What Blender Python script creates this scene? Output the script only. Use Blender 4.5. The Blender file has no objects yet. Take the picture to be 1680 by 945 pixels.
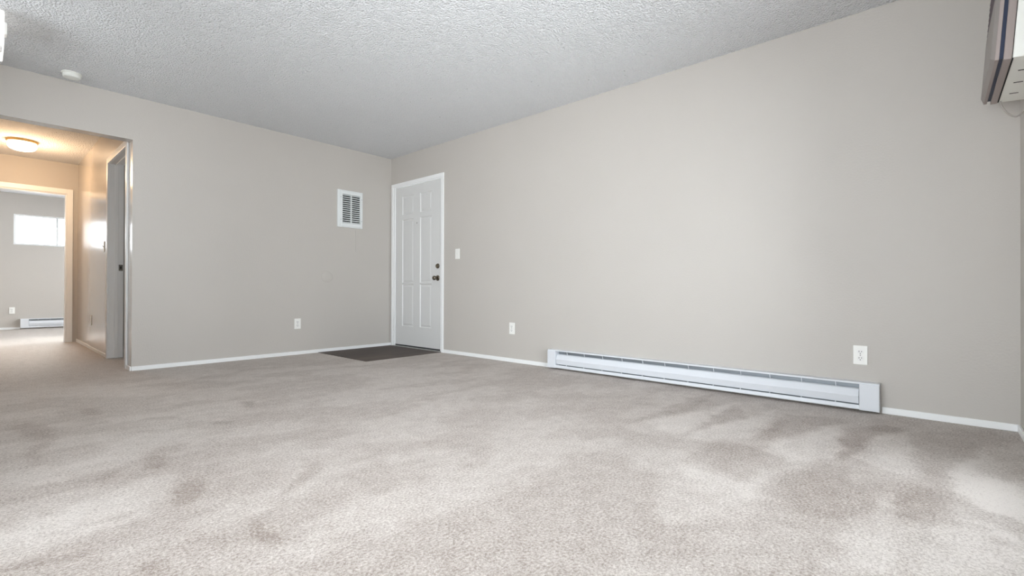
import bpy, bmesh, math, random
from mathutils import Vector, Matrix, noise as mnoise
import numpy as np

C = bpy.context.scene.collection
PI = math.pi
random.seed(4)

# ------------------------------------------------------------------ camera
cam_data = bpy.data.cameras.new('camera')
cam = bpy.data.objects.new('camera', cam_data)
C.objects.link(cam)
cam_data.sensor_width = 36.0
cam_data.lens = 778.8 / 1680 * 36
cam_data.clip_start = 0.02
yaw, pitch, roll = 0.7279, 0.0045, 0.0029
fw = Vector((math.cos(yaw)*math.cos(pitch), math.sin(yaw)*math.cos(pitch), math.sin(pitch)))
rt = Vector((math.sin(yaw), -math.cos(yaw), 0))
up = rt.cross(fw)
r2 = math.cos(roll)*rt + math.sin(roll)*up
u2 = math.cos(roll)*up - math.sin(roll)*rt
M = Matrix((r2, u2, -fw)).transposed().to_4x4()
M.translation = (-3.5908, -5.3263, 0.7274)
cam.matrix_world = M
bpy.context.scene.camera = cam

# ------------------------------------------------------------------ light and exposure
SKY = 4.2
SUN = 3.2
LAMP_HALL = 12.0
world = bpy.data.worlds.new('overcast_sky')
bpy.context.scene.world = world
world.use_nodes = True
bg = world.node_tree.nodes['Background']
bg.inputs[0].default_value = (0.94, 0.97, 1.0, 1)
bg.inputs[1].default_value = SKY
# overcast sky above, brighter half below the horizon added to lift the ceiling
wn = world.node_tree
w_tc = wn.nodes.new('ShaderNodeTexCoord')
w_sep = wn.nodes.new('ShaderNodeSeparateXYZ')
w_ramp = wn.nodes.new('ShaderNodeValToRGB')
w_ramp.color_ramp.elements[0].position = 0.46
w_ramp.color_ramp.elements[0].color = (0.90, 0.93, 0.96, 1)
w_ramp.color_ramp.elements[1].position = 0.54
w_ramp.color_ramp.elements[1].color = (0.80, 0.84, 0.88, 1)
w_map = wn.nodes.new('ShaderNodeMapRange')
w_map.inputs['From Min'].default_value = -1
wn.links.new(w_tc.outputs['Generated'], w_sep.inputs[0])
wn.links.new(w_sep.outputs['Z'], w_map.inputs['Value'])
wn.links.new(w_map.outputs[0], w_ramp.inputs[0])
wn.links.new(w_ramp.outputs[0], bg.inputs[0])
vs = bpy.context.scene.view_settings
vs.view_transform = 'Standard'
vs.look = 'None'
vs.gamma = 1
vs.use_curve_mapping = False
vs.exposure = 1.1
try:
    bpy.context.scene.cycles.max_bounces = 16
    bpy.context.scene.cycles.diffuse_bounces = 10
    bpy.context.scene.cycles.transparent_max_bounces = 12
except Exception:
    pass


sun_d = bpy.data.lights.new('sun', 'SUN')
sun_d.energy = SUN
sun_d.angle = math.radians(24)
sun_d.color = (1.0, 0.96, 0.9)
sun = bpy.data.objects.new('sun', sun_d)
C.objects.link(sun)
sun.rotation_euler = Vector((-0.10, -0.90, -0.46)).to_track_quat('-Z', 'Y').to_euler()


def portal(name, loc, rot, sx, sy):
    """sky light enters through this window opening"""
    l = bpy.data.lights.new(name, 'AREA')
    l.shape = 'RECTANGLE'
    l.size, l.size_y = sx, sy
    l.cycles.is_portal = True
    o = bpy.data.objects.new(name, l)
    C.objects.link(o)
    o.location = loc
    o.rotation_euler = rot


# ------------------------------------------------------------------ dimensions (metres)
H = 2.44                  # ceiling height
YR = -5.657               # window wall behind and right of the camera
XL = -4.25                 # far left wall, outside the frame
HX = -2.69                # right hall wall = end of the vent wall
HL = -3.80                # left hall wall
HE = 3.52                 # hall end wall
BF = 6.95                 # bedroom far wall
T = 0.12                  # wall thickness
# glazed openings: x0, x1, z0, z1 in the window wall
SL = (-3.0, -0.9, 0.03, 2.06)
W2 = (-4.15, -3.1, 0.03, 2.06)  # unseen full-height window, added to light the vent wall and left carpet
WL = (-5.35, -2.9, 0.03, 2.06)         # unseen sliding door added in the left wall for light (y0,y1,z0,z1), outside the frame
WK = (-1.75, -0.7, 1.1, 2.1)          # unseen window added in the left wall to brighten the carpet, outside the frame
BW = (-3.19, -2.05, 1.517, 2.07)      # bedroom far wall
BV = (-4.45, -3.42, 1.517, 2.07)      # unseen twin, added for a bright reflection on the hall wall
BS = (3.75, 6.85, 0.05, 2.1)            # unseen window added in the bedroom right wall to brighten the floor (y0,y1,z0,z1), outside the frame
BB = (1.0, 1.8, 1.1, 2.0)             # unseen window added to light the room behind the hall door (y0,y1,z0,z1)
portal('window_portal', ((SL[0]+SL[1])/2, YR-T, (SL[2]+SL[3])/2), (PI/2, 0, 0), SL[1]-SL[0], SL[3]-SL[2])
portal('window_portal', ((W2[0]+W2[1])/2, YR-T, (W2[2]+W2[3])/2), (PI/2, 0, 0), W2[1]-W2[0], W2[3]-W2[2])  # portal of the added full-height window
portal('window_portal', (XL-T, (WL[0]+WL[1])/2, (WL[2]+WL[3])/2), (0, -PI/2, 0), WL[3]-WL[2], WL[1]-WL[0])  # portal of the added sliding door
portal('window_portal', (XL-T, (WK[0]+WK[1])/2, (WK[2]+WK[3])/2), (0, -PI/2, 0), WK[3]-WK[2], WK[1]-WK[0])  # portal of the added left wall window
portal('window_portal', ((BW[0]+BW[1])/2, BF+T, (BW[2]+BW[3])/2), (-PI/2, 0, 0), BW[1]-BW[0], BW[3]-BW[2])
portal('window_portal', ((BV[0]+BV[1])/2, BF+T, (BV[2]+BV[3])/2), (-PI/2, 0, 0), BV[1]-BV[0], BV[3]-BV[2])  # portal of the added second bedroom window
portal('window_portal', (-1.2+T, (BS[0]+BS[1])/2, (BS[2]+BS[3])/2), (0, PI/2, 0), BS[3]-BS[2], BS[1]-BS[0])  # portal of the added bedroom side window
portal('window_portal', (-0.6+T, (BB[0]+BB[1])/2, (BB[2]+BB[3])/2), (0, PI/2, 0), BB[3]-BB[2], BB[1]-BB[0])  # portal of the added side room window


# ------------------------------------------------------------------ materials
def srgb(r, g, b):
    f = lambda c: (c/255/12.92) if c/255 <= 0.04045 else ((c/255+0.055)/1.055)**2.4
    return (f(r), f(g), f(b), 1)


def mat(name, col, rough=0.6, metal=0.0, emit=None, strength=0, bump=None, spec=0.5, vary=0.0):
    m = bpy.data.materials.new(name)
    m.use_nodes = True
    nt = m.node_tree
    b = nt.nodes['Principled BSDF']
    b.inputs['Base Color'].default_value = col
    b.inputs['Roughness'].default_value = rough
    b.inputs['Metallic'].default_value = metal
    b.inputs['Specular IOR Level'].default_value = spec
    if emit:
        b.inputs['Emission Color'].default_value = emit
        b.inputs['Emission Strength'].default_value = strength
    tc = nt.nodes.new('ShaderNodeTexCoord')
    if vary:
        n = nt.nodes.new('ShaderNodeTexNoise')
        n.inputs['Scale'].default_value = 2.5
        n.inputs['Detail'].default_value = 4
        nt.links.new(tc.outputs['Object'], n.inputs['Vector'])
        r = nt.nodes.new('ShaderNodeMapRange')
        r.inputs['To Min'].default_value = 1-vary
        r.inputs['To Max'].default_value = 1+vary
        nt.links.new(n.outputs[0], r.inputs['Value'])
        h = nt.nodes.new('ShaderNodeHueSaturation')
        h.inputs['Color'].default_value = col
        nt.links.new(r.outputs[0], h.inputs['Value'])
        nt.links.new(h.outputs[0], b.inputs['Base Color'])
    if bump:
        sc, st, dist = bump
        n = nt.nodes.new('ShaderNodeTexNoise')
        n.inputs['Scale'].default_value = sc
        n.inputs['Detail'].default_value = 3
        nt.links.new(tc.outputs['Object'], n.inputs['Vector'])
        bp = nt.nodes.new('ShaderNodeBump')
        bp.inputs['Strength'].default_value = st
        bp.inputs['Distance'].default_value = dist
        nt.links.new(n.outputs[0], bp.inputs['Height'])
        nt.links.new(bp.outputs[0], b.inputs['Normal'])
    return m


WALL = mat('greige_wall_paint', srgb(190, 185, 179), 0.55, bump=(90, 0.25, 0.004), spec=0.35, vary=0.02)
HALL = mat('hall_semi_gloss_paint', srgb(186, 178, 170), 0.2, bump=(40, 0.05, 0.002), spec=0.6)
HALL.node_tree.nodes['Principled BSDF'].inputs['Coat Weight'].default_value = 0.45
HALL.node_tree.nodes['Principled BSDF'].inputs['Coat Roughness'].default_value = 0.13
TRIM = mat('white_trim_paint', srgb(238, 239, 239), 0.35, bump=(60, 0.08, 0.001))
DOORP = mat('white_door_paint', srgb(213, 213, 212), 0.4, bump=(60, 0.06, 0.001))
METALW = mat('white_enamel', srgb(218, 221, 226), 0.3, vary=0.01)
GREYM = mat('grey_galvanised_metal', srgb(150, 156, 162), 0.4, 0.4, vary=0.05)
DARK = mat('dark_void', srgb(22, 22, 24), 0.8, vary=0.05)
NICKEL = mat('satin_nickel', srgb(120, 112, 100), 0.25, 1.0, vary=0.03)
STEEL = mat('strike_steel', srgb(120, 118, 112), 0.35, 1.0, vary=0.03)
PLATE = mat('white_plastic', srgb(236, 235, 231), 0.35, vary=0.01)
RECEP = mat('receptacle_plastic', srgb(232, 231, 228), 0.4, vary=0.01)
ACWHITE = mat('ac_white_enamel', srgb(232, 232, 226), 0.45, vary=0.02)
ACBROWN = mat('ac_brown_plastic', srgb(150, 138, 134), 0.45, bump=(300, 0.1, 0.001), vary=0.03)
ACGREY = mat('ac_taupe_plastic', srgb(146, 140, 136), 0.5, bump=(300, 0.1, 0.001), vary=0.03)
ACPURPLE = mat('ac_dark_louver', srgb(96, 84, 92), 0.5, vary=0.04)
NAVY = mat('navy_gap', srgb(28, 40, 66), 0.5, vary=0.04)
CORD = mat('grey_cord', srgb(168, 162, 156), 0.5, vary=0.02)
SMOKE = mat('smoke_detector_plastic', srgb(226, 227, 222), 0.5, vary=0.01)
BRASS = mat('pale_brass', srgb(205, 170, 105), 0.3, 0.8, vary=0.03)
GLOW = mat('lit_hall_glass', srgb(250, 246, 238), 0.4, emit=(1, 0.80, 0.55, 1), strength=2.6, vary=0.01)
SHADE = mat('lit_square_glass', srgb(250, 250, 248), 0.3, emit=(1, 0.97, 0.93, 1), strength=0.35, vary=0.01)
FRAMEM = mat('white_window_frame', srgb(235, 237, 238), 0.35, vary=0.01)
VENTM = mat('white_vent_enamel', srgb(226, 229, 229), 0.4, vary=0.01)


def glass_mat():
    m = bpy.data.materials.new('window_glass')
    m.use_nodes = True
    nt = m.node_tree
    nt.nodes.clear()
    out = nt.nodes.new('ShaderNodeOutputMaterial')
    tr = nt.nodes.new('ShaderNodeBsdfTransparent')
    tr.inputs[0].default_value = (0.97, 0.98, 0.98, 1)
    gl = nt.nodes.new('ShaderNodeBsdfGlossy')
    gl.inputs['Roughness'].default_value = 0.02
    fr = nt.nodes.new('ShaderNodeFresnel')
    fr.inputs[0].default_value = 1.3
    mx = nt.nodes.new('ShaderNodeMixShader')
    nt.links.new(fr.outputs[0], mx.inputs[0])
    nt.links.new(tr.outputs[0], mx.inputs[1])
    nt.links.new(gl.outputs[0], mx.inputs[2])
    nt.links.new(mx.outputs[0], out.inputs[0])
    return m


GLASS = glass_mat()


def ceiling_mat():
    m = mat('popcorn_ceiling', srgb(240, 241, 242), 0.9, spec=0.2)
    nt = m.node_tree
    b = nt.nodes['Principled BSDF']
    tc = nt.nodes.new('ShaderNodeTexCoord')
    v = nt.nodes.new('ShaderNodeTexVoronoi')
    v.inputs['Scale'].default_value = 80
    n = nt.nodes.new('ShaderNodeTexNoise')
    n.inputs['Scale'].default_value = 70
    n.inputs['Detail'].default_value = 5
    n.inputs['Roughness'].default_value = 0.7
    nt.links.new(tc.outputs['Object'], v.inputs['Vector'])
    nt.links.new(tc.outputs['Object'], n.inputs['Vector'])
    mt = nt.nodes.new('ShaderNodeMath')
    mt.operation = 'SUBTRACT'
    nt.links.new(n.outputs[0], mt.inputs[0])
    nt.links.new(v.outputs['Distance'], mt.inputs[1])
    bp = nt.nodes.new('ShaderNodeBump')
    bp.inputs['Strength'].default_value = 0.9
    bp.inputs['Distance'].default_value = 0.02
    nt.links.new(mt.outputs[0], bp.inputs['Height'])
    nt.links.new(bp.outputs[0], b.inputs['Normal'])
    # a few dark flecks in the sprayed texture
    n2 = nt.nodes.new('ShaderNodeTexNoise')
    n2.inputs['Scale'].default_value = 38
    n2.inputs['Detail'].default_value = 2
    nt.links.new(tc.outputs['Object'], n2.inputs['Vector'])
    r = nt.nodes.new('ShaderNodeValToRGB')
    r.color_ramp.elements[0].position = 0.205
    r.color_ramp.elements[0].color = srgb(150, 150, 150)
    r.color_ramp.elements[1].position = 0.25
    r.color_ramp.elements[1].color = srgb(240, 241, 243)
    nt.links.new(n2.outputs[0], r.inputs[0])
    nt.links.new(r.outputs[0], b.inputs['Base Color'])
    return m


CEIL = ceiling_mat()


def carpet_mat():
    """beige cut pile; the 'nap_and_light' attribute holds pile brushing plus painted-in patches of light"""
    m = mat('beige_carpet', srgb(190, 178, 168), 0.55, spec=0.4)
    nt = m.node_tree
    b = nt.nodes['Principled BSDF']
    L = nt.links.new
    tc = nt.nodes.new('ShaderNodeTexCoord')
    at = nt.nodes.new('ShaderNodeAttribute')
    at.attribute_name = 'nap_and_light'
    # tuft speckle
    v = nt.nodes.new('ShaderNodeTexNoise')
    v.inputs['Scale'].default_value = 110
    v.inputs['Detail'].default_value = 4
    v.inputs['Roughness'].default_value = 0.85
    L(tc.outputs['Object'], v.inputs['Vector'])
    n = nt.nodes.new('ShaderNodeTexNoise')
    n.inputs['Scale'].default_value = 14
    n.inputs['Detail'].default_value = 7
    n.inputs['Roughness'].default_value = 0.7
    L(tc.outputs['Object'], n.inputs['Vector'])
    # nap + mottling -> 0..1
    a = nt.nodes.new('ShaderNodeMath')
    a.operation = 'MULTIPLY_ADD'
    L(n.outputs[0], a.inputs[0])
    a.inputs[1].default_value = 0.75
    L(at.outputs['Fac'], a.inputs[2])
    a2 = nt.nodes.new('ShaderNodeMath')
    a2.operation = 'ADD'
    L(a.outputs[0], a2.inputs[0])
    a2.inputs[1].default_value = 0.16
    mx = nt.nodes.new('ShaderNodeMix')
    mx.data_type = 'RGBA'
    mx.inputs[6].default_value = srgb(128, 112, 101)
    mx.inputs[7].default_value = srgb(214, 206, 199)
    L(a2.outputs[0], mx.inputs[0])
    sp = nt.nodes.new('ShaderNodeMath')
    sp.operation = 'MULTIPLY_ADD'
    L(v.outputs[0], sp.inputs[0])
    sp.inputs[1].default_value = 3.2
    L(a2.outputs[0], sp.inputs[2])
    s2 = nt.nodes.new('ShaderNodeMath')
    s2.operation = 'ADD'
    s2.use_clamp = True
    L(sp.outputs[0], s2.inputs[0])
    s2.inputs[1].default_value = -1.55
    L(s2.outputs[0], mx.inputs[0])
    L(mx.outputs[2], b.inputs['Base Color'])
    bp = nt.nodes.new('ShaderNodeBump')
    bp.inputs['Strength'].default_value = 0.7
    bp.inputs['Distance'].default_value = 0.008
    L(v.outputs[0], bp.inputs['Height'])
    L(bp.outputs[0], b.inputs['Normal'])
    b.inputs['Sheen Weight'].default_value = 0.12
    return m


CARPET = carpet_mat()


def plank_mat():
    m = mat('dark_wood_plank', srgb(80, 70, 65), 0.6, spec=0.25)
    nt = m.node_tree
    b = nt.nodes['Principled BSDF']
    L = nt.links.new
    tc = nt.nodes.new('ShaderNodeTexCoord')
    br = nt.nodes.new('ShaderNodeTexBrick')
    br.inputs['Scale'].default_value = 1
    br.inputs['Brick Width'].default_value = 1.1
    br.inputs['Row Height'].default_value = 0.152
    br.inputs['Mortar Size'].default_value = 0.0015
    br.inputs['Color1'].default_value = srgb(94, 82, 75)
    br.inputs['Color2'].default_value = srgb(74, 66, 61)
    br.inputs['Mortar'].default_value = srgb(50, 44, 40)
    L(tc.outputs['Object'], br.inputs['Vector'])
    mp = nt.nodes.new('ShaderNodeMapping')
    mp.inputs['Scale'].default_value = (4, 60, 1)
    L(tc.outputs['Object'], mp.inputs[0])
    n = nt.nodes.new('ShaderNodeTexNoise')
    n.inputs['Scale'].default_value = 1
    n.inputs['Detail'].default_value = 5
    L(mp.outputs[0], n.inputs['Vector'])
    r = nt.nodes.new('ShaderNodeMapRange')
    r.inputs['To Min'].default_value = 0.7
    r.inputs['To Max'].default_value = 1.3
    L(n.outputs[0], r.inputs['Value'])
    hs = nt.nodes.new('ShaderNodeHueSaturation')
    L(br.outputs[0], hs.inputs['Color'])
    L(r.outputs[0], hs.inputs['Value'])
    L(hs.outputs[0], b.inputs['Base Color'])
    return m


PLANK = plank_mat()


# ------------------------------------------------------------------ mesh helpers
def box(bm, x0, x1, y0, y1, z0, z1, bev=0.0):
    t = bmesh.new()
    bmesh.ops.create_cube(t, size=1)
    for v in t.verts:
        v.co = Vector(((x0+x1)/2 + v.co.x*(x1-x0), (y0+y1)/2 + v.co.y*(y1-y0), (z0+z1)/2 + v.co.z*(z1-z0)))
    if bev:
        bmesh.ops.bevel(t, geom=t.edges[:], offset=bev, segments=2, affect='EDGES', profile=0.5)
    merge(bm, t)


def merge(bm, t):
    me = bpy.data.meshes.new('tmp')
    t.to_mesh(me)
    t.free()
    bm.from_mesh(me)
    bpy.data.meshes.remove(me)


def lathe(bm, prof, n=32, mtx=None):
    """revolve (radius, height) pairs about local z"""
    t = bmesh.new()
    rings = []
    for r, z in prof:
        rings.append([t.verts.new((r*math.cos(2*PI*i/n), r*math.sin(2*PI*i/n), z)) for i in range(n)])
    for a, b in zip(rings, rings[1:]):
        for i in range(n):
            t.faces.new((a[i], a[(i+1) % n], b[(i+1) % n], b[i]))
    t.faces.new(rings[-1])
    t.faces.new(rings[0][::-1])
    bmesh.ops.recalc_face_normals(t, faces=t.faces[:])
    if mtx is not None:
        t.transform(mtx)
    merge(bm, t)


def extrude_x(bm, prof, x0, x1):
    """closed (y, z) outline swept along local x"""
    t = bmesh.new()
    a = [t.verts.new((x0, y, z)) for y, z in prof]
    b = [t.verts.new((x1, y, z)) for y, z in prof]
    n = len(prof)
    for i in range(n):
        t.faces.new((a[i], a[(i+1) % n], b[(i+1) % n], b[i]))
    t.faces.new(a[::-1])
    t.faces.new(b)
    bmesh.ops.recalc_face_normals(t, faces=t.faces[:])
    merge(bm, t)


def sweep(bm, pts, r, n=10, flat=1.0):
    t = bmesh.new()
    rings = []
    pts = [Vector(p) for p in pts]
    for i, p in enumerate(pts):
        d = (pts[min(i+1, len(pts)-1)] - pts[max(i-1, 0)]).normalized()
        s = d.cross(Vector((1, 0, 0))).normalized()
        q = d.cross(s)
        rings.append([t.verts.new(p + r*(math.cos(2*PI*k/n)*s + flat*math.sin(2*PI*k/n)*q)) for k in range(n)])
    for a, b in zip(rings, rings[1:]):
        for k in range(n):
            t.faces.new((a[k], a[(k+1) % n], b[(k+1) % n], b[k]))
    t.faces.new(rings[0][::-1])
    t.faces.new(rings[-1])
    bmesh.ops.recalc_face_normals(t, faces=t.faces[:])
    merge(bm, t)


def obj(name, bm, m, parent=None, smooth=False):
    me = bpy.data.meshes.new(name)
    bm.to_mesh(me)
    bm.free()
    me.materials.append(m)
    if smooth:
        for p in me.polygons:
            p.use_smooth = True
        try:
            me.set_sharp_from_angle(angle=math.radians(35))
        except Exception:
            pass
    o = bpy.data.objects.new(name, me)
    C.objects.link(o)
    if parent:
        o.parent = parent
    return o


def tag(o, label=None, cat=None, group=None, kind=None):
    for k, v in (('label', label), ('category', cat), ('group', group), ('kind', kind)):
        if v:
            o[k] = v
    return o


def empty(name, loc, rotz=0.0, label=None, cat=None, group=None, kind=None):
    o = bpy.data.objects.new(name, None)
    C.objects.link(o)
    o.location = loc
    o.rotation_euler = (0, 0, rotz)
    o.empty_display_size = 0.05
    return tag(o, label, cat, group, kind)


def boxes(name, lst, m, parent=None, bev=0.0, kind=None, label=None, cat=None):
    bm = bmesh.new()
    for b in lst:
        box(bm, *b, bev=bev)
    o = obj(name, bm, m, parent)
    return tag(o, label, cat, None, kind)


def copy_tree(o, parent=None):
    c = o.copy()
    C.objects.link(c)
    if parent:
        c.parent = parent
    for ch in list(o.children):
        copy_tree(ch, c)
    return c


ROT_R = -PI/2      # local -y (front) turned to face -x: things on the right-hand walls
OUT = Matrix.Rotation(PI/2, 4, 'X')     # local +z of a lathe turned to point along -y

# ------------------------------------------------------------------ the setting: floor and ceiling
NAP_AND_LIGHT = [  # pile brush marks, plus a few patches of light painted into the colour
(0.5, 0.03, [(-0.44, -4.96), (-0.7, -4.86), (-1.2, -4.73), (-1.28, -4.87), (-1.09, -5.0), (-0.92, -4.99)]),
(0.55, 0.03, [(-0.38, -5.21), (-0.6, -5.12), (-1.01, -5.06), (-1.09, -5.12), (-1.18, -5.29), (-0.93, -5.26)]),
(0.7, 0.04, [(-0.45, -5.51), (-0.82, -5.42), (-1.15, -5.36), (-1.26, -5.4), (-1.41, -5.53), (-1.02, -5.57), (-0.95, -5.44)]),
(0.4, 0.04, [(-0.33, -4.62), (-0.65, -4.52), (-1.15, -4.39), (-1.24, -4.41), (-1.15, -4.66), (-1.02, -4.66)]),
(0.4, 0.05, [(-0.3, -4.37), (-0.75, -4.25), (-1.18, -4.08), (-1.32, -4.07), (-1.3, -4.35), (-1.13, -4.38)]),
(-0.5, 0.04, [(-0.17, -4.18), (-0.36, -4.08), (-1.26, -4.07), (-1.15, -4.12), (-0.69, -4.22)]),
(-0.5, 0.03, [(-0.39, -4.41), (-0.55, -4.37), (-1.21, -4.36), (-1.12, -4.39), (-0.62, -4.51)]),
(-0.5, 0.04, [(-1.08, -4.67), (-0.79, -4.66), (-0.43, -4.68), (-0.32, -4.95), (-0.46, -4.95), (-0.67, -4.85), (-1.06, -4.72)]),
(-0.5, 0.03, [(-1.16, -5.01), (-0.91, -5.0), (-0.55, -4.98), (-0.32, -5.11), (-0.38, -5.2), (-0.5, -5.12), (-1.0, -5.06), (-1.13, -5.04)]),
(-0.15, 0.03, [(-0.93, -5.26), (-0.43, -5.22), (-0.32, -5.31), (-0.46, -5.5), (-0.82, -5.42), (-1.16, -5.35), (-1.17, -5.3)]),
(0.1, 0.05, [(-0.44, -5.52), (-0.4, -5.62), (-0.78, -5.59), (-0.95, -5.44)]),  # pile tone lifted in place of light missing near the corner
(-0.32, 0.05, [(-1.23, -4.51), (-1.2, -4.67), (-1.22, -4.82), (-1.35, -4.84), (-1.67, -4.79), (-1.62, -4.66), (-1.59, -4.53)]),
(-0.25, 0.05, [(-1.2, -4.96), (-1.18, -5.07), (-1.21, -5.19), (-1.36, -5.2), (-1.65, -5.16), (-1.77, -5.08), (-1.88, -4.86), (-1.56, -4.84)]),
(-0.42, 0.04, [(-1.27, -5.2), (-1.24, -5.24), (-1.29, -5.37), (-1.35, -5.47), (-1.47, -5.53), (-1.51, -5.52), (-1.56, -5.47), (-1.55, -5.42), (-1.63, -5.33), (-1.59, -5.23)]),
(0.5, 0.06, [(-1.72, -5.14), (-1.39, -5.2), (-1.8, -5.23), (-2.04, -5.24), (-2.16, -5.11)]),
(0.6, 0.03, [(-1.49, -5.4), (-1.48, -5.46), (-1.51, -5.52), (-1.58, -5.52), (-1.57, -5.48)]),
(-0.5, 0.03, [(-1.59, -5.44), (-1.58, -5.48), (-1.61, -5.51), (-1.65, -5.51), (-1.63, -5.47)]),
(0.4, 0.06, [(-1.89, -4.55), (-1.54, -4.54), (-1.59, -4.65), (-1.66, -4.8), (-1.46, -4.8), (-1.71, -4.88), (-1.97, -4.86), (-2.18, -4.72)]),
(-0.5, 0.04, [(-3.47, -1.68), (-3.4, -1.69), (-3.33, -1.82), (-3.35, -2.18), (-3.41, -2.4), (-3.45, -2.62), (-3.47, -2.63), (-3.42, -2.16)]),
(-0.5, 0.04, [(-3.19, -1.49), (-3.06, -1.48), (-3.13, -1.71), (-3.2, -1.67)]),
(-0.5, 0.04, [(-3.32, -2.94), (-3.25, -2.85), (-3.18, -2.84), (-3.25, -2.94)]),
(-0.5, 0.04, [(-3.1, -2.73), (-3.04, -2.68), (-2.93, -2.7), (-3.04, -2.81), (-3.06, -2.94), (-3.12, -3.02), (-3.13, -2.9)]),
(-0.5, 0.04, [(-3.15, -3.35), (-3.1, -3.23), (-3.03, -3.19), (-3.04, -3.33), (-3.13, -3.49), (-3.16, -3.46)]),
(-0.5, 0.04, [(-2.88, -3.61), (-2.81, -3.5), (-2.62, -3.35), (-2.61, -3.44), (-2.8, -3.56)]),
(-0.5, 0.04, [(-3.55, -3.52), (-3.51, -3.51), (-3.43, -3.55), (-3.37, -3.57), (-3.4, -3.62), (-3.47, -3.58)]),
(-0.5, 0.04, [(-3.06, -3.75), (-2.97, -3.69), (-3.0, -3.91), (-3.04, -3.95), (-3.06, -3.88)]),
(-0.5, 0.04, [(-3.32, -3.79), (-3.23, -3.78), (-3.24, -3.84), (-3.29, -3.85)]),
(-0.5, 0.04, [(-3.16, -3.73), (-3.1, -3.75), (-3.1, -3.77), (-3.15, -3.77)]),
(-0.5, 0.04, [(-3.32, -3.37), (-3.27, -3.35), (-3.27, -3.39), (-3.31, -3.4)]),
(-0.5, 0.04, [(-2.73, -2.39), (-2.66, -2.43), (-2.7, -2.52), (-2.73, -2.48)]),
(-0.5, 0.04, [(-2.98, -2.02), (-2.83, -2.08), (-2.85, -2.16), (-2.97, -2.06)]),
(-0.5, 0.04, [(-3.15, -1.89), (-3.12, -1.9), (-3.13, -1.98), (-3.16, -1.96)]),
(-0.5, 0.04, [(-2.45, -1.97), (-2.38, -2.0), (-2.47, -2.21), (-2.5, -2.17)]),
(-0.15, 0.06, [(-3.57, -3.23), (-3.57, -2.23), (-3.5, -2.6), (-3.48, -2.87), (-3.49, -3.07), (-3.52, -3.22)]),
(0.45, 0.08, [(-3.57, -3.25), (-3.45, -3.21), (-3.32, -3.15), (-3.13, -3.05), (-3.1, -3.11), (-3.17, -3.32), (-3.26, -3.42), (-3.42, -3.48), (-3.55, -3.46), (-3.57, -3.45)]),  # daylight patch at lower left, painted as paler pile
(0.35, 0.3, [(-3.72, -0.07), (-2.81, -0.36), (-2.81, -2.43), (-3.19, -2.79), (-3.54, -2.92), (-3.76, -2.53)]),  # broad brightening of the left carpet, light painted into its colour
(0.4, 0.1, [(-0.85, -5.38), (-0.15, -5.65), (-0.89, -5.71), (-1.73, -5.59), (-1.98, -5.31)]),  # light streak by the glass door, painted as paler pile
]


def inside(px, py, poly):
    """signed distance to a polygon, positive inside"""
    d = np.full(px.shape, 1e9)
    ins = np.zeros(px.shape, bool)
    n = len(poly)
    for i in range(n):
        x0, y0 = poly[i]
        x1, y1 = poly[(i+1) % n]
        ex, ey = x1-x0, y1-y0
        t = np.clip(((px-x0)*ex + (py-y0)*ey) / (ex*ex+ey*ey+1e-12), 0, 1)
        d = np.minimum(d, np.hypot(px-x0-t*ex, py-y0-t*ey))
        if abs(ey) > 1e-9:
            c = ((y0 > py) != (y1 > py)) & (px < ex*(py-y0)/ey + x0)
            ins ^= c
    return np.where(ins, d, -d)


def carpet_floor():
    st = 0.02
    xs = np.arange(-5.0, 0.0001, st)
    xs = np.append(xs, 0.0)
    ys = np.append(np.arange(YR, 0.06, st), 0.06)
    X, Y = np.meshgrid(xs, ys)
    nx, ny = len(xs), len(ys)
    val = np.zeros(X.shape)
    jz = np.array([[mnoise.noise((x*28, y*28, 5.5)) for x in xs] for y in ys])
    jx = np.array([[mnoise.noise((x*7, y*7, 3.1)) for x in xs] for y in ys])
    jy = np.array([[mnoise.noise((x*7, y*7, 9.7)) for x in xs] for y in ys])
    for v, w, poly in NAP_AND_LIGHT:
        d = inside(X + 0.035*jx + 0.022*jz, Y + 0.035*jy - 0.022*jz, poly)
        w = 0.6*w
        s = np.clip((d + w) / (2*w), 0, 1)
        val += v * s*s*(3-2*s)
    # stray foot and vacuum marks
    f = np.array([[mnoise.fractal((x*2.3 + 0.8*y, y*3.6, 1.7), 1.0, 2.0, 4) for x in xs] for y in ys])
    val += np.clip((f - 0.12)*2.2, -0.8, 0.25) * 0.36 * np.clip(-Y/0.6, 0, 1)
    co = np.stack([X.ravel(), Y.ravel(), np.zeros(X.size)], 1)
    faces = []
    for j in range(ny-1):
        for i in range(nx-1):
            a = j*nx + i
            faces.append((a, a+1, a+nx+1, a+nx))
    nap_and_light = list(val.ravel() * 0.46)
    # hall, bedroom, side room and the slab's underside
    base = len(co)
    extra = [(-5.0, 0.06, 0), (0, 0.06, 0), (0, BF+T, 0), (-5.0, BF+T, 0),
             (-5.0, YR, -0.1), (0, YR, -0.1), (0, BF+T, -0.1), (-5.0, BF+T, -0.1)]
    co = np.vstack([co, np.array(extra)])
    nap_and_light += [0.0]*8
    b = base
    faces += [(b, b+1, b+2, b+3), (b+7, b+6, b+5, b+4)]
    me = bpy.data.meshes.new('floor')
    me.from_pydata([tuple(c) for c in co], [], faces)
    at = me.attributes.new('nap_and_light', 'FLOAT', 'POINT')
    at.data.foreach_set('value', nap_and_light)
    me.materials.append(CARPET)
    o = bpy.data.objects.new('floor', me)
    C.objects.link(o)
    return tag(o, 'beige cut-pile carpet with brushed vacuum marks and painted-in light patches across the room', 'carpet', kind='structure')


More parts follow.
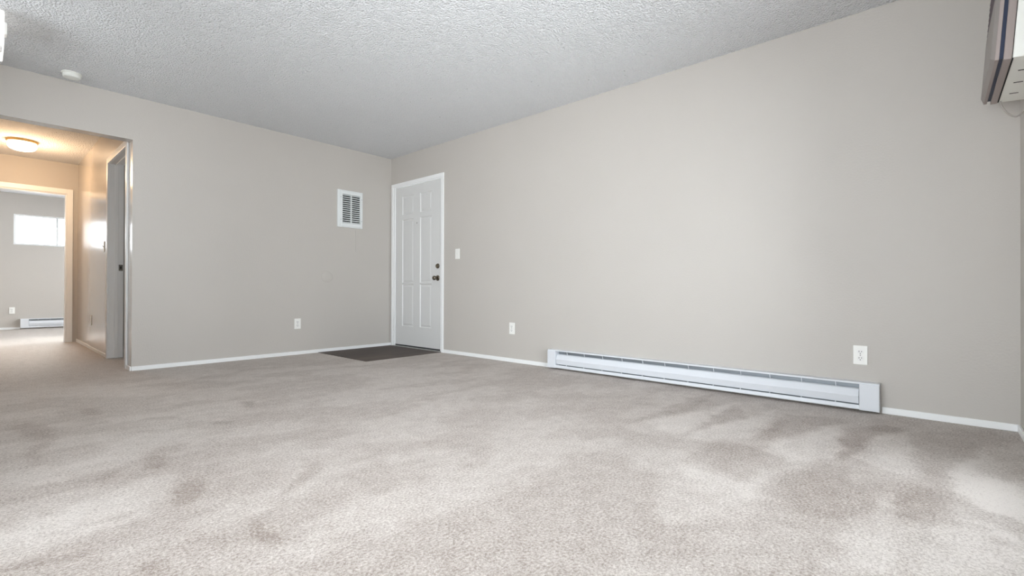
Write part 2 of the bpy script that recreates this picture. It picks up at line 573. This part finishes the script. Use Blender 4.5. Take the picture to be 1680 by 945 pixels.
carpet_floor()
boxes('ceiling', [(-4.95, T, YR-T, HE+T, H, H+0.1), (-4.95, -1.2+T, HE+T, BF+T, H, H+0.1)], CEIL, kind='structure',
      label='white popcorn-textured ceiling over the whole room', cat='ceiling')
boxes('floor_entry', [(-0.985, -0.012, -1.03, -0.012, 0, 0.004)], PLANK, kind='structure',
      label='dark wood plank entry square in front of the white door', cat='floor')

# ------------------------------------------------------------------ walls
DO = (-1.03, -0.062, 2.055)        # entry door opening: y0, y1, top
S = 'structure'
wb = boxes('wall_back', [(HX, T, 0, T, 0, H), (HL, HX, 0, T, 2.056, H), (XL-T, HL, 0, T, 0, H)], WALL, kind=S,
      label='greige wall with the vent, ending at the hall opening', cat='wall')
wb.data.materials.append(HALL)      # the glossy hall paint runs around the opening's edges
for p in wb.data.polygons:
    if (p.normal.z < -0.9 and p.center.z > 1) or (p.normal.x < -0.9 and abs(p.center.x - HX) < 0.01):
        p.material_index = 1
boxes('wall_right', [(0, T, DO[1], 0, 0, H), (0, T, DO[0], DO[1], DO[2], H), (0, T, YR-T, DO[0], 0, H)], WALL, kind=S,
      label='long greige wall behind the baseboard heater and white door', cat='wall')


def holed(x0, x1, holes, z0=0.0, z1=H):
    """(a, b, z0, z1) rectangles left after cutting the holes"""
    out = []
    a = x0
    for h in sorted(holes):
        out.append((a, h[0], z0, z1))
        if h[2] > z0:
            out.append((h[0], h[1], z0, h[2]))
        out.append((h[0], h[1], h[3], z1))
        a = h[1]
    out.append((a, x1, z0, z1))
    return out


boxes('wall_front', [(a, b, YR-T, YR, c, d) for a, b, c, d in holed(XL-T, 0, [SL, W2])], WALL, kind=S,
      label='window wall at the right edge below the brown wall unit', cat='wall')
boxes('wall_left', [(XL-T, XL, a, b, c, d) for a, b, c, d in holed(YR, 0, [WL, WK])], WALL, kind=S, label='greige left wall outside the photo', cat='wall')
HD = (0.2, 1.15, 0.0, 2.06)     # side door in the right hall wall
boxes('wall_hall_right', [(HX, HX+T, a, b, c, d) for a, b, c, d in holed(T, HE, [HD])], HALL, kind=S,
      label='glossy right wall of the hall beyond the opening', cat='wall')
boxes('wall_hall_left', [(HL-T, HL, T, HE, 0, H)], HALL, kind=S, label='left hall wall outside the photo', cat='wall')
ED = (-3.62, -2.80, 0.0, 2.02)  # bedroom doorway
boxes('wall_hall_end', [(a, b, HE, HE+T, c, d) for a, b, c, d in holed(-4.8, -1.2+T, [ED])], WALL, kind=S,
      label='hall end wall above and beside the bedroom doorway', cat='wall')
boxes('wall_bedroom_back', [(a, b, BF, BF+T, c, d) for a, b, c, d in holed(-4.8, -1.2+T, [BV, BW])], WALL, kind=S,
      label='bedroom far wall with the bright high window', cat='wall')
boxes('wall_bedroom_right', [(-1.2, -1.2+T, a, b, c, d) for a, b, c, d in holed(HE+T, BF, [BS])], WALL, kind=S,
      label='bedroom right wall hidden from the photo', cat='wall')
boxes('wall_bedroom_left', [(-4.8-T, -4.8, HE, BF+T, 0, H)], WALL, kind=S, label='bedroom left wall hidden from the photo', cat='wall')
boxes('wall_side_room', [(-0.6, -0.6+T, a, b, c, d) for a, b, c, d in holed(T, 2.4, [BB])] + [(HX+T, -0.6+T, 2.4, 2.4+T, 0, H)], WALL,
      kind=S, label='walls of the room behind the hall side door', cat='wall')

# ------------------------------------------------------------------ baseboards
BH, BT = 0.038, 0.012


def baseboard(name, b, label):
    boxes(name, [b], TRIM, bev=0.003, kind=S, label=label, cat='baseboard')


baseboard('baseboard_back', (HX, 0, -BT, 0, 0, BH), 'low white baseboard under the vent wall')
boxes('baseboard_right', [(-BT, 0, -2.632, -1.066, 0, BH), (-BT, 0, YR, -5.09, 0, BH)], TRIM, bev=0.003, kind=S,
      label='low white baseboard either side of the long heater', cat='baseboard')
baseboard('baseboard_front', (-0.88, -BT, YR, YR+BT, 0, BH), 'short white baseboard at the right corner')
boxes('baseboard_hall', [(HX-BT, HX, 0.0, 0.155, 0, BH), (HX-BT, HX, 1.19, HE, 0, BH)], TRIM, bev=0.003, kind=S,
      label='white baseboard along the right hall wall', cat='baseboard')
boxes('baseboard_bedroom', [(-4.8, -3.1, BF-BT, BF, 0, BH), (-1.9, -1.2, BF-BT, BF, 0, BH)], TRIM, bev=0.003, kind=S,
      label='white baseboard below the bedroom window', cat='baseboard')

# ------------------------------------------------------------------ entry door (local x = towards the right corner, front = -y)
d1 = empty('door_1', (0, 0, 0), ROT_R, 'white six-panel entry door closed in the room corner', 'door', kind=S)
boxes('door_frame', [(0.022, 0.062, -0.014, 0, 0, 2.095), (1.03, 1.066, -0.014, 0, 0, 2.095), (0.062, 1.03, -0.014, 0, 2.048, 2.095),
                     (0.062, 0.098, -0.008, 0.06, 0, 2.055), (1.006, 1.03, -0.004, 0.06, 0, 2.055), (0.098, 1.006, -0.004, 0.06, 2.038, 2.055)],
      TRIM, d1, bev=0.003)


def door_leaf():
    x0, x1, z0, z1 = 0.101, 1.003, 0.03, 2.033
    pans = [(0.243, 0.478, 1.682, 1.918), (0.610, 0.832, 1.682, 1.918), (0.243, 0.478, 0.815, 1.62), (0.610, 0.832, 0.815, 1.62),
            (0.243, 0.478, 0.268, 0.797), (0.610, 0.832, 0.268, 0.797)]
    xs = sorted({x0, x1} | {p[i] for p in pans for i in (0, 1)})
    zs = sorted({z0, z1} | {p[i] for p in pans for i in (2, 3)})
    bm = bmesh.new()
    yf, yb = 0.004, 0.045
    g = {}
    for i, x in enumerate(xs):
        for j, z in enumerate(zs):
            g[i, j] = bm.verts.new((x, yf, z))
    pf = []
    for i in range(len(xs)-1):
        for j in range(len(zs)-1):
            f = bm.faces.new((g[i, j], g[i+1, j], g[i+1, j+1], g[i, j+1]))
            cx, cz = (xs[i]+xs[i+1])/2, (zs[j]+zs[j+1])/2
            if any(p[0] < cx < p[1] and p[2] < cz < p[3] for p in pans):
                pf.append(f)
    for f in pf:
        f.normal_update()
    bmesh.ops.inset_individual(bm, faces=pf, thickness=0.012, depth=-0.009)
    bmesh.ops.inset_individual(bm, faces=pf, thickness=0.010, depth=0.0)
    bmesh.ops.inset_individual(bm, faces=pf, thickness=0.022, depth=0.006)
    # sides and back
    bd = [e for e in bm.edges if e.is_boundary]
    r = bmesh.ops.extrude_edge_only(bm, edges=bd)
    for v in r['geom']:
        if isinstance(v, bmesh.types.BMVert):
            v.co.y = yb
    bmesh.ops.holes_fill(bm, edges=[e for e in bm.edges if e.is_boundary])
    bmesh.ops.recalc_face_normals(bm, faces=bm.faces[:])
    return bm


obj('door_leaf', door_leaf(), DOORP, d1)
boxes('threshold', [(0.07, 1.02, -0.022, 0.07, 0.0, 0.013)], mat('pale_aluminium', srgb(190, 190, 188), 0.4, 0.6, vary=0.03), d1, bev=0.003)
boxes('door_sweep', [(0.104, 1.0, 0.0, 0.03, 0.014, 0.03)], mat('black_rubber_sweep', srgb(50, 50, 52), 0.6, vary=0.05), d1)
for z in (0.25, 1.07, 1.85):
    bm = bmesh.new()
    lathe(bm, [(0.006, -0.05), (0.007, -0.045), (0.007, 0.045), (0.006, 0.05)], 12, Matrix.Translation((0.1, -0.008, z)))
    box(bm, 0.066, 0.1, -0.0095, -0.0065, z-0.045, z+0.045)
    obj('hinge', bm, TRIM, d1)
kx, kz = 0.952, 0.868
bm = bmesh.new()
lathe(bm, [(0.033, 0), (0.033, 0.004), (0.028, 0.009), (0.013, 0.012), (0.011, 0.03), (0.015, 0.035), (0.024, 0.042),
           (0.027, 0.052), (0.026, 0.062), (0.019, 0.069), (0.006, 0.071)], 28, Matrix.Translation((kx, 0.004, kz)) @ OUT)
obj('door_knob', bm, NICKEL, d1, True)
bm = bmesh.new()
lathe(bm, [(0.03, 0), (0.03, 0.006), (0.026, 0.012), (0.014, 0.014), (0.012, 0.018)], 28, Matrix.Translation((kx, 0.004, 1.009)) @ OUT)
db = obj('deadbolt', bm, NICKEL, d1, True)
bm = bmesh.new()
box(bm, kx-0.005, kx+0.005, -0.03, -0.012, 1.009-0.016, 1.009+0.016, 0.003)
obj('thumb_turn', bm, NICKEL, db)
bm = bmesh.new()
lathe(bm, [(0.009, 0), (0.009, 0.003), (0.006, 0.005), (0.004, 0.003)], 16, Matrix.Translation((0.548, 0.004, 1.556)) @ OUT)
obj('peephole', bm, mat('peephole_lens', srgb(150, 148, 145), 0.2, 0.5, vary=0.03), d1, True)

# ------------------------------------------------------------------ hall side door: frame, strike plate, leaf swung into the far room
d2 = empty('door_2', (HX, 0, 0), ROT_R, 'white side door frame with a strike plate on the right hall wall', 'door', kind=S)
# local x = -world y, front = -y local = -x world
boxes('door_frame', [(-1.19, -1.13, -0.016, 0, 0, 2.10), (-0.215, -0.157, -0.016, 0, 0, 2.10), (-1.13, -0.215, -0.016, 0, 2.04, 2.10),
                     (-1.15, -1.13, 0, T, 0, 2.06), (-0.22, -0.2, 0, T, 0, 2.06), (-1.13, -0.22, 0, T, 2.04, 2.06)], TRIM, d2, bev=0.003)
boxes('door_stop', [(-1.13, -1.118, 0.045, 0.075, 0, 2.04), (-0.232, -0.22, 0.045, 0.075, 0, 2.04), (-1.118, -0.232, 0.045, 0.075, 2.028, 2.04)],
      TRIM, d2, bev=0.002)
bm = bmesh.new()
box(bm, -1.131, -1.1285, 0.08, 0.115, 0.92, 0.985)
sp = obj('strike_plate', bm, STEEL, d2)
bm = bmesh.new()
box(bm, -1.1295, -1.128, 0.09, 0.105, 0.938, 0.967)
obj('latch_hole', bm, DARK, sp)
bm = bmesh.new()
box(bm, -0.222, -0.187, T+0.01, T+0.86, 0.02, 2.03, 0.002)
obj('door_leaf', bm, DOORP, d2)

# ------------------------------------------------------------------ bedroom doorway trim
boxes('door_3', [(-2.80, -2.74, HE-0.016, HE, 0, 2.085), (-3.68, -3.62, HE-0.016, HE, 0, 2.085), (-3.62, -2.80, HE-0.016, HE, 2.02, 2.085),
                 (-2.815, -2.80, HE, HE+T, 0, 2.02), (-3.62, -3.605, HE, HE+T, 0, 2.02), (-3.605, -2.815, HE, HE+T, 2.005, 2.02)],
      TRIM, bev=0.003, kind=S, label='white trimmed bedroom doorway at the end of the hall', cat='doorway')


# ------------------------------------------------------------------ windows (built facing -y, in a wall whose inside face is y = 0 and outside y = T)
def window(name, loc, rotz, w, h, label, fr=0.045, mull=True, cat='window'):
    r = empty(name, loc, rotz, label, cat, kind=S)
    L = [(-w/2, -w/2+fr, 0.03, 0.09, 0, h), (w/2-fr, w/2, 0.03, 0.09, 0, h), (-w/2+fr, w/2-fr, 0.03, 0.09, 0, fr), (-w/2+fr, w/2-fr, 0.03, 0.09, h-fr, h)]
    if mull:
        L.append((-fr/2, fr/2, 0.035, 0.085, fr, h-fr))
    boxes('window_frame', L, FRAMEM, r, bev=0.004)
    if mull:
        boxes('pane', [(-w/2+fr, -fr/2, 0.055, 0.061, fr, h-fr)], GLASS, r)
        boxes('pane', [(fr/2, w/2-fr, 0.055, 0.061, fr, h-fr)], GLASS, r)
    else:
        boxes('pane', [(-w/2+fr, w/2-fr, 0.055, 0.061, fr, h-fr)], GLASS, r)
    return r


window('door_4', ((SL[0]+SL[1])/2, YR, SL[2]), PI, SL[1]-SL[0], SL[3]-SL[2], 'sliding glass door beside the camera, outside the photo', 0.06, cat='door')
window('added_window_1', ((W2[0]+W2[1])/2, YR, W2[2]), PI, W2[1]-W2[0], W2[3]-W2[2], 'unseen full-height window added behind the camera for light')
window('added_door_5', (XL, (WL[0]+WL[1])/2, WL[2]), PI/2, WL[1]-WL[0], WL[3]-WL[2], 'unseen sliding glass door added left of the camera for light', 0.06, cat='door')
window('added_window_5', (XL, (WK[0]+WK[1])/2, WK[2]), PI/2, WK[1]-WK[0], WK[3]-WK[2], 'unseen smaller window added in the left wall for light')
w2 = window('window_2', ((BW[0]+BW[1])/2, BF, BW[2]), 0, BW[1]-BW[0], BW[3]-BW[2], 'bright high bedroom window seen through the hall', 0.03)
window('added_window_6', ((BV[0]+BV[1])/2, BF, BV[2]), 0, BV[1]-BV[0], BV[3]-BV[2], 'unseen second bedroom window added for its reflection in the hall', 0.03)
bm = bmesh.new()
sweep(bm, [(-0.01, 0.02, 0.525), (-0.009, 0.02, 0.44), (-0.006, 0.02, 0.36)], 0.006)
obj('pull_wand', bm, mat('grey_wand', srgb(170, 174, 176), 0.4, vary=0.02), w2)
window('added_window_3', (-1.2, (BS[0]+BS[1])/2, BS[2]), ROT_R, BS[1]-BS[0], BS[3]-BS[2], 'unseen wide bedroom side window added to brighten the floor')
window('added_window_4', (-0.6, (BB[0]+BB[1])/2, BB[2]), ROT_R, BB[1]-BB[0], BB[3]-BB[2], 'unseen side room window added to light that room', mull=False)


# ------------------------------------------------------------------ baseboard heaters (local x along the wall, wall plane y = 0, front = -y)
def heater(length, endl, endr, loc, rotz, label, ntab):
    r = empty('baseboard_heater', loc, rotz, label, 'heater', 'white electric baseboard heaters')
    z0, z1 = 0.016, 0.178
    D = 0.065
    bm = bmesh.new()
    extrude_x(bm, [(0, z0), (-0.004, z0), (-0.004, z1-0.003), (-D+0.006, z1-0.004), (-D+0.006, z1-0.010), (-D+0.003, z1-0.010), (-D+0.003, z1), (0, z1)], 0, length)
    obj('back_housing', bm, METALW, r)
    bm = bmesh.new()
    extrude_x(bm, [(-0.004, z0), (-D, z0), (-D-0.002, z0+0.003), (-D, z0+0.026), (-D+0.003, z0+0.026), (-D+0.003, z0+0.004), (-0.004, z0+0.004)], endl, length-endr)
    obj('bottom_lip', bm, METALW, r)
    bm = bmesh.new()
    extrude_x(bm, [(-0.030, 0.140), (-0.030, 0.137), (-0.040, 0.131), (-0.058, 0.091), (-0.050, 0.048), (-0.053, 0.048), (-0.0615, 0.092), (-0.043, 0.134)], endl+0.004, length-endr-0.004)
    obj('front_panel', bm, METALW, r)
    bm = bmesh.new()
    box(bm, endl, length-endr, -0.0075, -0.0045, z0+0.01, z1-0.012)
    obj('reflector', bm, GREYM, r)
    # finned element
    bm = bmesh.new()
    sweep2 = Matrix.Translation((endl, -0.03, 0.085)) @ Matrix.Rotation(PI/2, 4, 'Y')
    lathe(bm, [(0.006, 0), (0.006, length-endl-endr)], 12, sweep2)
    k = 0
    while endl+0.05+k*0.012 < length-endr-0.05:
        x = endl+0.05+k*0.012
        box(bm, x, x+0.0008, -0.048, -0.012, 0.062, 0.112)
        k += 1
    obj('heating_element', bm, GREYM, r)
    for a, b in ((0.0, endl), (length-endr, length)):
        bm = bmesh.new()
        box(bm, a, b, -D-0.004, -0.001, z0-0.003, z1-0.008, 0.002)
        obj('end_cap', bm, METALW, r)
    for i in range(ntab):
        x = endl + 0.12 + (length-endl-endr-0.24)*i/(ntab-1)
        bm = bmesh.new()
        extrude_x(bm, [(-0.044, 0.134), (-0.040, 0.132), (-0.054, 0.170), (-0.058, 0.170)], x-0.0018, x+0.0018)
        obj('bracket', bm, METALW, r)
        bm = bmesh.new()
        box(bm, x-0.003, x+0.003, -0.062, -0.056, 0.038, 0.050)
        obj('panel_clip', bm, METALW, r)
    return r


heater(2.45, 0.088, 0.097, (0, -2.632, 0), ROT_R, 'long white baseboard heater on the right wall, low beneath the outlet', 12)
heater(1.25, 0.107, 0.107, (-3.10, BF, 0.008), 0, 'distant white baseboard heater below the bedroom window', 6)

# ------------------------------------------------------------------ outlets and switches (front = -y)


def outlet(loc, rotz, label):
    r = empty('wall_outlet', loc, rotz, label, 'outlet', 'white duplex wall outlets')
    bm = bmesh.new()
    box(bm, -0.036, 0.036, -0.006, 0, -0.058, 0.058, 0.0025)
    obj('cover_plate', bm, PLATE, r)
    for s in (1, -1):
        z = s*0.0195
        bm = bmesh.new()
        pts = []
        for k in range(24):
            a = 2*PI*k/24
            pts.append((0.0172*math.cos(a), max(-0.0142, min(0.0142, 0.0172*math.sin(a)))))
        t = bmesh.new()
        f0 = [t.verts.new((x, -0.0055, z+zz)) for x, zz in pts]
        f1 = [t.verts.new((x*0.96, -0.0082, z+zz*0.96)) for x, zz in pts]
        for k in range(24):
            t.faces.new((f0[k], f0[(k+1) % 24], f1[(k+1) % 24], f1[k]))
        t.faces.new(f1)
        t.faces.new(f0[::-1])
        bmesh.ops.recalc_face_normals(t, faces=t.faces[:])
        merge(bm, t)
        rc = obj('receptacle', bm, RECEP, r)
        for sx, hh in ((-0.0063, 0.0045), (0.0063, 0.0036)):
            bm = bmesh.new()
            box(bm, sx-0.0013, sx+0.0013, -0.0086, -0.007, z+0.003-hh, z+0.003+hh)
            obj('slot', bm, DARK, rc)
        bm = bmesh.new()
        lathe(bm, [(0.0026, 0), (0.0026, 0.0016)], 14, Matrix.Translation((0, -0.007, z-0.0085)) @ OUT)
        obj('ground_hole', bm, DARK, rc)
    bm = bmesh.new()
    lathe(bm, [(0.003, 0), (0.003, 0.001), (0.0015, 0.0018)], 12, Matrix.Translation((0, -0.006, 0)) @ OUT)
    obj('screw', bm, STEEL, r)
    return r


def light_switch(loc, rotz, label):
    r = empty('light_switch', loc, rotz, label, 'light switch', 'white toggle light switches')
    bm = bmesh.new()
    box(bm, -0.036, 0.036, -0.006, 0, -0.058, 0.058, 0.0025)
    obj('cover_plate', bm, PLATE, r)
    bm = bmesh.new()
    box(bm, -0.006, 0.006, -0.0085, -0.005, -0.013, 0.013, 0.001)
    extrude_x(bm, [(-0.006, -0.004), (-0.006, 0.005), (-0.018, 0.012), (-0.019, 0.006)], -0.0035, 0.0035)
    obj('toggle', bm, RECEP, r)
    for z in (0.03, -0.03):
        bm = bmesh.new()
        lathe(bm, [(0.003, 0), (0.003, 0.001), (0.0015, 0.0018)], 12, Matrix.Translation((0, -0.006, z)) @ OUT)
        obj('screw', bm, PLATE, r)
    return r


outlet((0, -4.985, 0.336), ROT_R, 'white wall outlet above the right end of the long heater')
outlet((0, -2.131, 0.340), ROT_R, 'white wall outlet between the entry door and the long heater')
outlet((-1.221, 0, 0.345), 0, 'white wall outlet low on the vent wall')
outlet((-3.203, BF, 0.338), 0, 'tiny white outlet beside the distant bedroom heater')
outlet((HX, 2.254, 0.35), ROT_R, 'outlet seen edge-on low on the glossy hall wall')
light_switch((0, -1.304, 1.135), ROT_R, 'white light switch right of the entry door')
light_switch((HX, 1.406, 1.185), ROT_R, 'light switch seen edge-on on the glossy hall wall')

# ------------------------------------------------------------------ wall vent
v = empty('wall_vent', (-0.590, 0, 1.481), 0, 'white louvered vent grille on the wall left of the entry door', 'vent')
vw, vh = 0.333, 0.448
bm = bmesh.new()
box(bm, -vw/2, -vw/2+0.06, -0.014, 0, 0, vh, 0.003)
box(bm, vw/2-0.038, vw/2, -0.014, 0, 0, vh, 0.003)
box(bm, -vw/2+0.06, vw/2-0.038, -0.014, 0, 0, 0.05, 0.003)
box(bm, -vw/2+0.06, vw/2-0.038, -0.014, 0, vh-0.05, vh, 0.003)
box(bm, -vw/2+0.028, -vw/2+0.06, -0.024, -0.012, 0.012, vh-0.012, 0.002)
box(bm, vw/2-0.038, vw/2-0.012, -0.024, -0.012, 0.012, vh-0.012, 0.002)
box(bm, -vw/2+0.06, vw/2-0.038, -0.024, -0.012, 0.012, 0.05, 0.002)
box(bm, -vw/2+0.06, vw/2-0.038, -0.024, -0.012, vh-0.05, vh-0.012, 0.002)
obj('frame', bm, VENTM, v)
bm = bmesh.new()
box(bm, -vw/2+0.055, vw/2-0.034, -0.003, -0.0005, 0.045, vh-0.045)
obj('backing', bm, DARK, v)
bm = bmesh.new()
box(bm, 0.004, 0.016, -0.021, -0.002, 0.05, vh-0.05, 0.001)
obj('mullion', bm, VENTM, v)
NS = 14
for a, b in ((-vw/2+0.062, 0.004), (0.016, vw/2-0.04)):
    for i in range(NS):
        z = 0.06 + (vh-0.12)*i/(NS-1)
        bm = bmesh.new()
        extrude_x(bm, [(-0.019, z-0.0065), (-0.017, z-0.0075), (-0.006, z+0.006), (-0.008, z+0.007)], a, b)
        obj('louver', bm, VENTM, v)
for sx in (-vw/2+0.038, vw/2-0.02):
    for z in (0.09, vh-0.09):
        bm = bmesh.new()
        lathe(bm, [(0.004, 0), (0.004, 0.001), (0.002, 0.002)], 10, Matrix.Translation((sx, -0.024, z)) @ OUT)
        obj('screw', bm, GREYM, v)
bm = bmesh.new()
box(bm, -0.006, 0.006, -0.004, 0, 0, 0.262, 0.0015)
o = obj('cord_cover', bm, WALL)
o.location = (-0.507, 0, 1.196)
tag(o, 'thin painted-over strip running down the wall below the vent', 'cord cover')
bm = bmesh.new()
lathe(bm, [(0.066, 0), (0.066, 0.003), (0.063, 0.005), (0.02, 0.0055)], 40, OUT)
o = obj('blank_cover_plate', bm, WALL, None, True)
o.location = (-0.875, 0, 0.878)
tag(o, 'round cover plate painted the same as the vent wall', 'cover plate')

# ------------------------------------------------------------------ smoke detector
sd = empty('smoke_detector', (-3.112, -0.205, H), 0, 'small round white smoke detector on the ceiling at upper left', 'smoke detector')
bm = bmesh.new()
lathe(bm, [(0.062, 0), (0.062, -0.008), (0.058, -0.010)], 40)
obj('mounting_base', bm, SMOKE, sd, True)
bm = bmesh.new()
lathe(bm, [(0.055, -0.009), (0.055, -0.030), (0.050, -0.037), (0.025, -0.040)], 40)
obj('cover', bm, SMOKE, sd, True)

# ------------------------------------------------------------------ hall ceiling lamp
hl = empty('ceiling_light', (-3.27, 2.55, H), 0, 'lit round glass ceiling light glowing warm in the hall', 'ceiling light')
bm = bmesh.new()
lathe(bm, [(0.132, 0), (0.134, -0.014), (0.128, -0.024), (0.10, -0.026)], 40)
obj('base', bm, BRASS, hl, True)
bm = bmesh.new()
lathe(bm, [(0.118, -0.024), (0.124, -0.04), (0.122, -0.075), (0.105, -0.098), (0.07, -0.112), (0.02, -0.118)], 40)
obj('glass_shade', bm, GLOW, hl, True)
l = bpy.data.lights.new('hall_bulb', 'POINT')
l.energy = LAMP_HALL
l.color = (1.0, 0.68, 0.40)
l.shadow_soft_size = 0.11
lo = bpy.data.objects.new('hall_bulb', l)
C.objects.link(lo)
lo.location = (0, 0, -0.24)
lo.parent = hl

# ------------------------------------------------------------------ square ceiling lamp at the upper left edge
sx = -3.497
sq = empty('ceiling_light', (sx-0.16, -1.08+0.16, H), 0, 'bright square white ceiling light cut by the upper left edge', 'ceiling light')
bm = bmesh.new()
box(bm, -0.13, 0.13, -0.13, 0.13, -0.02, 0, 0.004)
obj('base', bm, PLATE, sq)
bm = bmesh.new()
box(bm, -0.16, 0.16, -0.16, 0.16, -0.226, -0.012, 0.006)
obj('glass_shade', bm, SHADE, sq)
for s in (1, -1):
    bm = bmesh.new()
    box(bm, 0.158*s if s > 0 else -0.172, 0.172 if s > 0 else -0.158, -0.155, -0.10, -0.155, -0.08, 0.003)
    obj('clip', bm, PLATE, sq)
bm = bmesh.new()
lathe(bm, [(0.010, 0), (0.013, -0.015), (0.011, -0.03), (0.014, -0.036), (0.004, -0.044)], 16, Matrix.Translation((0.138, -0.14, -0.224)))
obj('finial', bm, PLATE, sq, True)

# ------------------------------------------------------------------ wall air conditioner (local origin: wall face, bottom, far end; front = +y world)
ac = empty('air_conditioner', (-0.19, YR, 1.669), 0, 'brown-fronted white air conditioner high on the wall at upper right', 'air conditioner')
ac.rotation_euler = (math.radians(4), 0, 0)
acw, ach = 0.62, 0.53
y1, y2, y3, y4, y5 = 0.095, 0.122, 0.134, 0.147, 0.158
bm = bmesh.new()
box(bm, -acw, 0, -0.02, y1, 0, ach, 0.003)
case = obj('casing', bm, ACWHITE, ac)
for i in range(3):
    bm = bmesh.new()
    x = -0.13 - i*0.16
    box(bm, x-0.004, x+0.004, 0.035, 0.065, -0.001, 0.002)
    obj('vent_slot', bm, DARK, case)
bm = bmesh.new()
box(bm, -acw+0.008, -0.008, y1-0.003, y1+0.004, -0.0015, ach-0.01, 0)
obj('gasket', bm, DARK, ac)
bm = bmesh.new()
box(bm, -acw-0.002, 0.002, y1+0.002, y2, -0.004, ach, 0.003)
obj('bezel', bm, ACBROWN, ac)
bm = bmesh.new()
box(bm, -acw+0.004, -0.03, y2-0.001, y3+0.001, 0.004, ach-0.005, 0)
obj('recess', bm, NAVY, ac)
# front cover: side band plus a face whose borders are chamfered
bm = bmesh.new()
box(bm, -acw-0.001, 0.001, y3, y4, 0.0, ach, 0.002)
fp = obj('front_panel', bm, ACBROWN, ac)
bm = bmesh.new()
t = bmesh.new()
a = [t.verts.new(p) for p in ((-acw+0.002, y4-0.001, 0.003), (-0.002, y4-0.001, 0.003), (-0.002, y4-0.001, ach-0.003), (-acw+0.002, y4-0.001, ach-0.003))]
b = [t.verts.new(p) for p in ((-acw+0.03, y5, 0.02), (-0.03, y5, 0.02), (-0.03, y5, 0.30), (-acw+0.03, y5, 0.30))]
for i in range(4):
    t.faces.new((a[i], a[(i+1) % 4], b[(i+1) % 4], b[i]))
t.faces.new(b)
t.faces.new(a[::-1])
bmesh.ops.recalc_face_normals(t, faces=t.faces[:])
merge(bm, t)
obj('face', bm, ACGREY, fp)
for i in range(7):
    z = 0.33 + i*0.026
    bm = bmesh.new()
    extrude_x(bm, [(y4, z), (y5-0.001, z+0.004), (y5-0.001, z+0.009), (y4, z+0.018)], -acw+0.035, -0.012)
    obj('louver', bm, ACPURPLE, fp)
bm = bmesh.new()
cord = []
P = [(0.012, 0.088, 0.003), (0.012, 0.078, -0.028), (0.012, 0.058, -0.062), (0.012, 0.034, -0.082), (0.012, 0.018, -0.080), (0.012, 0.004, -0.062)]
for i in range(len(P)-1):
    p0, p1, p2, p3 = (Vector(P[max(0, min(len(P)-1, j))]) for j in (i-1, i, i+1, i+2))
    for k in range(6):
        s = k/6
        cord.append(0.5*((2*p1) + (p2-p0)*s + (2*p0-5*p1+4*p2-p3)*s*s + (3*p1-p0-3*p2+p3)*s**3))
cord.append(Vector(P[-1]))
sweep(bm, [c - Vector((0.03, 0, 0)) for c in cord], 0.004, 10, 1.8)
obj('power_cord', bm, CORD, ac, True)
